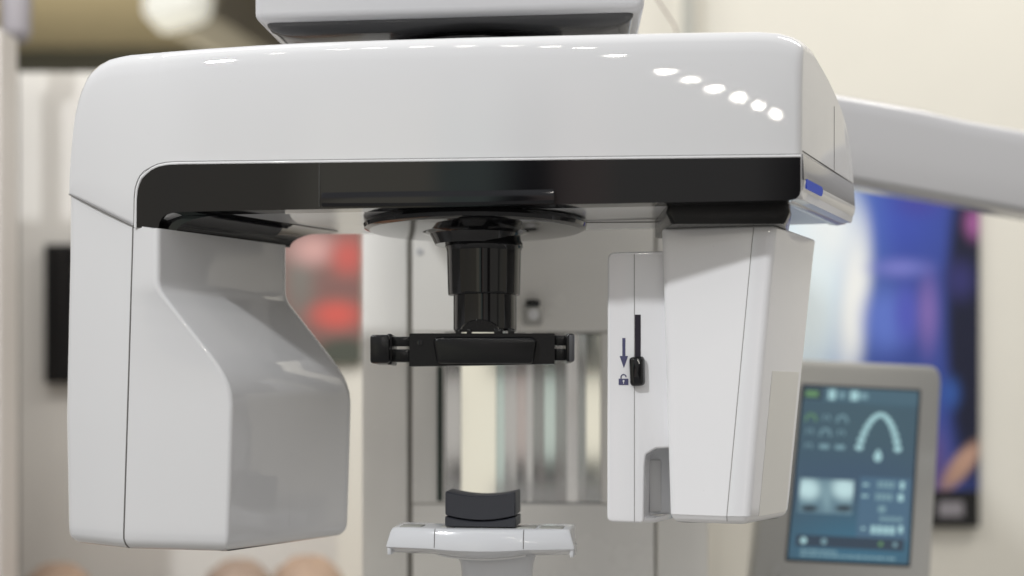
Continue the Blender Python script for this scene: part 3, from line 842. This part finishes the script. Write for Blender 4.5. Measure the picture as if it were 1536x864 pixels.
# ------------------------------------------------------------------ BACKGROUND
def solid(name, lo, hi, m, label, cat, bev=0.0, group=None):
    bm = new(); box(bm, lo, hi, bev)
    return tag(build(name, bm, m, None, smooth=0 if not bev else 35), label, cat, group)
YW = 3.5
solid('partition_wall', (XX(505, YW), YW, 0), (4.0, YW + 0.1, 4.2), 'wall_cream', 'tall cream partition wall behind the machine and the blue poster', 'wall')
YL = 3.62
solid('partition_wall', (XX(28, YL), YL, 0), (XX(505, YW) - 0.004, YL + 0.1, ZZ(108, YL)), 'wall_grey', 'lower grey partition wall at the left carrying the dark screen', 'wall')
solid('side_wall', (-2.2, 2.9, 0), (XX(26, 3.0), 3.0, ZZ(60, 3.0)), 'pale_post', 'pale side wall at the far left edge, out of focus', 'wall')

# posters
def frac(x0, x1, y0, y1):
    return lambda x, y: ((x - x0) / (x1 - x0), (y1 - y) / (y1 - y0))
fx = frac(1150, 1469, 232, 736)
def bl(x, y, rx, ry, ang, c, soft):
    u, v = fx(x, y); return (u, v, rx / 319.0, ry / 504.0, ang, lin(*c), soft)
painted('blue_print', lin(58, 76, 152), [
    bl(1330, 330, 150, 120, 0, (62, 82, 178), 1), bl(1195, 380, 165, 330, 0, (120, 165, 225), 1), bl(1205, 420, 112, 330, 0, (226, 242, 250), .8),
    bl(1245, 345, 70, 110, 0, (238, 244, 246), .9), bl(1215, 450, 60, 130, 0, (232, 244, 248), .9), bl(1282, 450, 34, 170, -8, (246, 248, 246), .8), bl(1330, 480, 55, 75, 0, (96, 120, 205), .8), bl(1360, 470, 30, 70, 0, (84, 92, 190), .9),
    bl(1392, 470, 26, 95, 0, (130, 108, 180), 1), bl(1350, 402, 70, 24, 0, (120, 125, 205), 1),
    bl(1460, 480, 52, 330, 0, (22, 26, 50), .45), bl(1440, 420, 40, 50, 0, (52, 52, 110), 1), bl(1425, 590, 26, 40, 0, (52, 90, 165), 1),
    bl(1462, 335, 26, 40, 0, (165, 95, 155), 1), bl(1380, 300, 60, 40, 0, (70, 70, 160), 1),
    bl(1440, 700, 52, 26, 35, (188, 150, 130), .6), bl(1380, 690, 60, 90, 0, (120, 90, 140), 1)])
po = thing('wall_poster', 'large blue and purple poster with bright glow on the cream wall', 'poster', P(1310, 790, YW - 0.02))
build('print', pbox(1150, 1469, 232, 736, YW - 0.02, YW - 0.001, 0.0), 'blue_print', po, smooth=0)
build('bottom_panel', pbox(1150, 1469, 736, 791, YW - 0.021, YW - 0.001, 0.0), 'screen_black', po, smooth=0)
build('emblem', pbox(1408, 1445, 752, 775, YW - 0.0235, YW - 0.015, 0.0), 'lilac_grey', po, smooth=0)

fx = frac(395, 541, 340, 545)
def bl(x, y, rx, ry, ang, c, soft):
    u, v = fx(x, y); return (u, v, rx / 146.0, ry / 205.0, ang, lin(*c), soft)
painted('red_print', lin(128, 96, 90), [bl(450, 420, 40, 110, 0, (120, 116, 110), 1), bl(470, 375, 60, 40, 0, (205, 160, 155), 1), bl(522, 385, 45, 48, 0, (196, 92, 84), 1), bl(505, 472, 62, 36, 0, (208, 94, 84), .9), bl(520, 430, 60, 14, 0, (130, 92, 88), 1),
    bl(520, 530, 70, 32, 0, (76, 80, 70), .6)])
bm = pbox(395, 541, 340, 545, YW - 0.02, YW - 0.001, 0.0)
a = tag(build('wall_poster', bm, 'red_print', None, smooth=0), 'poster with two soft red patches between left head and column', 'poster')
# dark screen at the left
sc_ = thing('wall_screen', 'dark switched off wall screen on the grey wall at the left', 'screen', P(150, 575, YL - 0.03))
build('casing', pbox(66, 330, 366, 575, YL - 0.03, YL - 0.001, 0.004), 'screen_black', sc_)
build('display', pbox(72, 324, 372, 569, YL - 0.0315, YL - 0.01, 0.0), 'black_gloss', sc_, smooth=0)

# posts
tag(build('post', lathe([(0.015, 0.0), (0.015, 2.31), (0.0165, 2.32), (0.0165, 3.6)], (XX(1032, 3.44), 3.44, 0), 24), 'post_grey', None), 'slim grey green post rising behind the mounting arm', 'post')
tag(build('cable', tube([P(940, -160, 2.4), P(985, -2, 2.4), P(1012, 38, 2.4), P(1020, 70, 2.4), P(1000, 130, 2.4)], 0.0012), 'cable', None), 'thin dark cable slanting down beside the mounting arm', 'cable')
lp = thing('spotlight_stand', 'pale stand with lilac grey spotlight head at the top left corner', 'spotlight', (XX(12, 3.4), 3.4, 0))
build('pole', lathe([(0.024, 0), (0.024, ZZ(58, 3.4))], (XX(8, 3.4), 3.4), 20), 'pale_post', lp)
build('lamp_head', lathe([(0.022, ZZ(62, 3.4)), (0.034, ZZ(52, 3.4)), (0.036, ZZ(0, 3.4)), (0.03, ZZ(-20, 3.4))], (XX(24, 3.4), 3.4), 24), 'lilac_grey', lp)

# hall lamp (lit) hanging far behind
rr = []
Yh = 7.0
hl = thing('hall_lamp', 'bright white lamp glowing under the brown hall ceiling', 'ceiling lamp', P(252, -40, Yh))
pts = round_poly([(XX(214, Yh), ZZ(30, Yh)), (XX(296, Yh), ZZ(6, Yh)), (XX(300, Yh), ZZ(-40, Yh)), (XX(214, Yh), ZZ(-40, Yh))], [0.05, 0.09, 0.05, 0.05], 6)
for y_, i in ((Yh, 0.03), (Yh + 0.02, 0.0), (Yh + 0.3, 0.0)):
    rr.append([Vector((q.x, y_, q.y)) for q in inset(pts, i)])
build('glowing_lens', loft(rr), 'lamp_glow', hl)
build('hanger', lathe([(0.03, ZZ(-40, Yh)), (0.03, 4.6)], (XX(255, Yh), Yh + 0.15), 12), 'hall_dark', hl)

def struct(name, lo, hi, m):
    bm = new(); box(bm, lo, hi); o = build(name, bm, m, None, smooth=0); tag(o, kind='structure'); return o
struct('floor', (-12, -7, -0.1), (12, 12.0, 0.0), 'floor_grey')
struct('hall_wall', (-9, 12.0, 0.0), (9, 12.2, ZC + (HY - 72) * 12.0 / F), 'hall_dark')
struct('hall_ceiling', (-9, 6.5, ZC + (HY - 72) * 12.0 / F + 0.004), (9, 12.6, ZC + (HY - 72) * 12.0 / F + 0.2), 'hall_ceiling')
bm = new()
a, b = P(275, -20, 8.6), P(430, 78, 9.8)
tube([a, b], 0.28, bm, 8)
tag(build('roof_beam', bm, 'beam_grey', None), 'grey brown beam slanting under the hall ceiling beside the lamp', 'beam')

# ------------------------------------------------------------------ PEOPLE far behind (only the tops of their heads reach into the frame)
mat('skin', (0.50, 0.27, 0.17), 0.5, cvar=0.08); mat('hair_ginger', (0.40, 0.28, 0.20), 0.55, cvar=0.3); mat('hair_brown', (0.34, 0.25, 0.19), 0.5, cvar=0.3)
mat('cloth_teal', (0.10, 0.15, 0.16), 0.8, cvar=0.2); mat('cloth_beige', (0.48, 0.40, 0.33), 0.8, cvar=0.1)
def person(px, pytop, Y, hair, cloth, label, hx=0.0):
    top = P(px, pytop, Y)
    r = thing('person', label, 'person', (top.x, Y, 0.0))
    r['group'] = 'people sitting behind the machine'
    def V_(x, y, z): return Vector((top.x + x, Y + y, top.z + z))
    # body: pelvis, spine, neck, head, arms, legs in one skin
    J = [V_(0, 0.02, -0.80), V_(0, 0.02, -0.62), V_(0, 0.01, -0.42), V_(0, 0.0, -0.27), V_(0, -0.005, -0.20), V_(0, -0.02, -0.115), V_(0, -0.015, -0.055),
         V_(-0.17, 0.0, -0.33), V_(-0.22, -0.03, -0.58), V_(-0.12, -0.22, -0.66), V_(0.17, 0.0, -0.33), V_(0.22, -0.03, -0.58), V_(0.12, -0.22, -0.66),
         V_(-0.10, -0.05, -0.82), V_(-0.12, -0.45, -0.82), V_(-0.12, -0.47, -1.22), V_(0.10, -0.05, -0.82), V_(0.12, -0.45, -0.82), V_(0.12, -0.47, -1.22)]
    E_ = [(0, 1), (1, 2), (2, 3), (3, 4), (4, 5), (5, 6), (3, 7), (7, 8), (8, 9), (3, 10), (10, 11), (11, 12), (0, 13), (13, 14), (14, 15), (0, 16), (16, 17), (17, 18)]
    R_ = [.15, .14, .15, .10, .052, .078, .07, .06, .045, .035, .06, .045, .035, .09, .07, .045, .09, .07, .045]
    me = bpy.data.meshes.new('body'); org = V_(0, 0, -0.5)
    me.from_pydata([j - org for j in J], E_, []); o = bpy.data.objects.new('body', me); link(o, r, org)
    sk = o.modifiers.new('Skin', 'SKIN')
    for i, rad in enumerate(R_):
        v = me.skin_vertices[0].data[i]; v.radius = (rad, rad * 0.92); v.use_root = (i == 0)
    sk.use_smooth_shade = True
    o.modifiers.new('Sub', 'SUBSURF').levels = 1; o.modifiers['Sub'].render_levels = 2
    me.materials.append(M['skin'])
    # hair cap
    bm = new(); bmesh.ops.create_uvsphere(bm, u_segments=20, v_segments=14, radius=1)
    for v in bm.verts:
        n_ = 1 + 0.05 * math.sin(9 * v.co.x + 5 * v.co.z) * math.cos(7 * v.co.y)
        v.co = V_(0, 0, 0) + Vector((v.co.x * 0.083 * n_, 0.012 + v.co.y * 0.092 * n_, -0.075 + v.co.z * 0.082 * n_ - (0.06 * max(0, -v.co.z) if v.co.y > -0.2 else -0.09 * max(0, -v.co.z - 0.05))))
    build('hair', bm, hair, r)
    rr = []
    for z, a_, b_ in ((-0.24, .06, .06), (-0.27, .12, .085), (-0.31, .185, .11), (-0.42, .185, .13), (-0.62, .165, .14), (-0.83, .18, .16)):
        rr.append([V_(a_ * math.cos(q / 24 * 2 * PI), 0.01 + b_ * math.sin(q / 24 * 2 * PI), z) for q in range(24)])
    build('shirt', loft(rr), cloth, r)
    return r
person(460, 838, 3.1, 'hair_ginger', 'cloth_beige', 'out of focus person nearest the column, light brown hair showing below the left head')
person(356, 843, 3.3, 'hair_brown', 'cloth_beige', 'out of focus person with darker brown hair, between the two light haired people')
person(84, 849, 3.2, 'hair_ginger', 'cloth_teal', 'out of focus person at the bottom left edge, under the dark wall screen')

# ------------------------------------------------------------------ LIGHT
def area(name, loc, target, size, power, col=(1, 1, 1), shape='DISK', size_y=None):
    l = bpy.data.lights.new(name, 'AREA'); l.shape = shape; l.size = size
    if size_y: l.size_y = size_y
    l.energy = power; l.color = col
    o = bpy.data.objects.new(name, l); C.objects.link(o); o.location = loc
    o.rotation_euler = (Vector(target) - Vector(loc)).to_track_quat('-Z', 'Y').to_euler()
    return o
area('key_lamp', (-1.9, -0.6, 4.0), (0.0, 1.65, 1.6), 0.22, 80, (0.97, 0.985, 1.0))
for lx, ly in ((0.08, -3.49), (0.59, -5.63), (0.92, -6.45), (1.30, -7.36), (1.73, -8.15), (2.14, -8.82), (2.59, -9.51)):
    area('ceiling_spot', (lx, ly, 4.4), (0.05, 1.6, 1.6), 0.08 + 0.006 * abs(ly), 2.2 + 0.24 * abs(ly), (1.0, 0.95, 0.86))
for lx, ly in ((-0.07, -1.17), (-0.22, -0.74), (-0.37, -0.36), (-0.52, 0.05), (-0.68, 0.35), (-0.84, 0.5), (-1.02, 0.4), (-1.47, -0.18)):
    area('ceiling_spot', (lx, ly, 4.4), (-0.1, 1.6, 1.6), 0.08, 1.3, (1.0, 0.95, 0.86))
area('hall_fill', (-3.4, 8.6, 1.6), (-2.4, 10.5, 4.4), 0.8, 120, (1.0, 0.93, 0.75))  # unseen fill pointing up, added to brighten the hall ceiling
area('wall_fill_left', (-1.2, 2.2, 3.7), (-1.0, 3.6, 0.6), 1.2, 25, (1.0, 0.96, 0.9), 'RECTANGLE', 0.4)  # added wash without a visible fixture, lifts the left wall
area('wall_fill_right', (2.1, 2.3, 4.3), (1.4, 3.5, 1.3), 2.0, 54, (1.0, 0.965, 0.90), 'RECTANGLE', 0.5)  # added wall wash, no such lamp in view, brightens the cream wall

w = bpy.data.worlds.new('World'); S.world = w; w.use_nodes = True
nt = w.node_tree; bg = nt.nodes['Background']
tc = nt.nodes.new('ShaderNodeTexCoord')
sep = nt.nodes.new('ShaderNodeSeparateXYZ'); nt.links.new(tc.outputs['Generated'], sep.inputs[0])
def math_(op, a, b=None, **k):
    n = nt.nodes.new('ShaderNodeMath'); n.operation = op
    for i, v in enumerate((a, b)):
        if v is None: continue
        if isinstance(v, (int, float)): n.inputs[i].default_value = v
        else: nt.links.new(v, n.inputs[i])
    return n.outputs[0]
az = math_('ARCTAN2', sep.outputs['X'], math_('MULTIPLY', sep.outputs['Y'], -1.0))     # 0 = behind the camera, + = right
t = math_('ADD', math_('DIVIDE', az, 2 * PI), 0.5)
ramp = nt.nodes.new('ShaderNodeValToRGB'); nt.links.new(t, ramp.inputs['Fac'])
cr = ramp.color_ramp  # invented hall colours; narrow bands placed for the mirror facets to reflect
stops = [(0.0, (150, 145, 135)), (0.22, (150, 146, 138)), (0.28, (178, 172, 160)), (0.36, (190, 186, 176)), (0.396, (196, 190, 178)), (0.435, (200, 194, 180)), (0.440, (255, 250, 232)), (0.462, (252, 246, 228)), (0.465, (190, 212, 208)), (0.475, (198, 218, 214)),
         (0.478, (46, 42, 42)), (0.486, (40, 36, 35)), (0.489, (205, 186, 182)), (0.496, (212, 196, 190)), (0.499, (190, 188, 184)), (0.528, (184, 182, 180)), (0.534, (70, 64, 62)), (0.552, (64, 60, 58)), (0.558, (190, 186, 182)), (0.62, (192, 190, 184)), (0.633, (112, 110, 108)), (0.648, (196, 194, 186)), (0.70, (196, 190, 178)), (0.8, (198, 192, 180)), (1.0, (190, 184, 172))]
while len(cr.elements) < len(stops): cr.elements.new(0.5)
for e, (p, c) in zip(cr.elements, stops):
    e.position = p; e.color = (*lin(*c), 1)
# ceiling zone: broad, softly varied
up = nt.nodes.new('ShaderNodeMapRange'); up.interpolation_type = 'SMOOTHSTEP'
up.inputs['From Min'].default_value = 0.12; up.inputs['From Max'].default_value = 0.42
nt.links.new(sep.outputs['Z'], up.inputs['Value'])
nz = nt.nodes.new('ShaderNodeTexNoise'); nz.inputs['Scale'].default_value = 3.0; nz.inputs['Detail'].default_value = 2
nt.links.new(tc.outputs['Generated'], nz.inputs['Vector'])
cm = nt.nodes.new('ShaderNodeMix'); cm.data_type = 'RGBA'
cm.inputs['A'].default_value = (0.32, 0.325, 0.35, 1); cm.inputs['B'].default_value = (0.70, 0.71, 0.75, 1)
nt.links.new(nz.outputs['Fac'], cm.inputs['Factor'])
mx = nt.nodes.new('ShaderNodeMix'); mx.data_type = 'RGBA'
nt.links.new(up.outputs['Result'], mx.inputs['Factor']); nt.links.new(ramp.outputs['Color'], mx.inputs['A']); nt.links.new(cm.outputs['Result'], mx.inputs['B'])
dk = nt.nodes.new('ShaderNodeMix'); dk.data_type = 'RGBA'; dk.blend_type = 'MULTIPLY'; dk.inputs['Factor'].default_value = 1
nt.links.new(ramp.outputs['Color'], dk.inputs['A']); dk.inputs['B'].default_value = (0.95, 0.94, 0.92, 1)
nt.links.new(dk.outputs['Result'], mx.inputs['A'])
nt.links.new(mx.outputs['Result'], bg.inputs['Color']); bg.inputs['Strength'].default_value = 0.95

# ------------------------------------------------------------------ CAMERA
cd = bpy.data.cameras.new('camera'); cam = bpy.data.objects.new('camera', cd); C.objects.link(cam)
cam.location = (0, 0, ZC); cam.rotation_euler = (PI / 2, 0, 0)
cd.sensor_width = 36; cd.lens = 36 * F / 1536.0
cd.shift_y = (HY - 432) / 1536.0
cd.clip_start = 0.05; cd.clip_end = 100
cd.dof.use_dof = True; cd.dof.focus_distance = 1.675; cd.dof.aperture_fstop = 1.65
S.camera = cam
S.view_settings.view_transform = 'Standard'; S.view_settings.look = 'None'; S.view_settings.exposure = 0; S.view_settings.gamma = 1
S.render.engine = 'CYCLES'
S.cycles.use_denoising = True
S.cycles.max_bounces = 10; S.cycles.glossy_bounces = 6; S.cycles.diffuse_bounces = 5
S.cycles.sample_clamp_indirect = 6
S.cycles.caustics_reflective = False
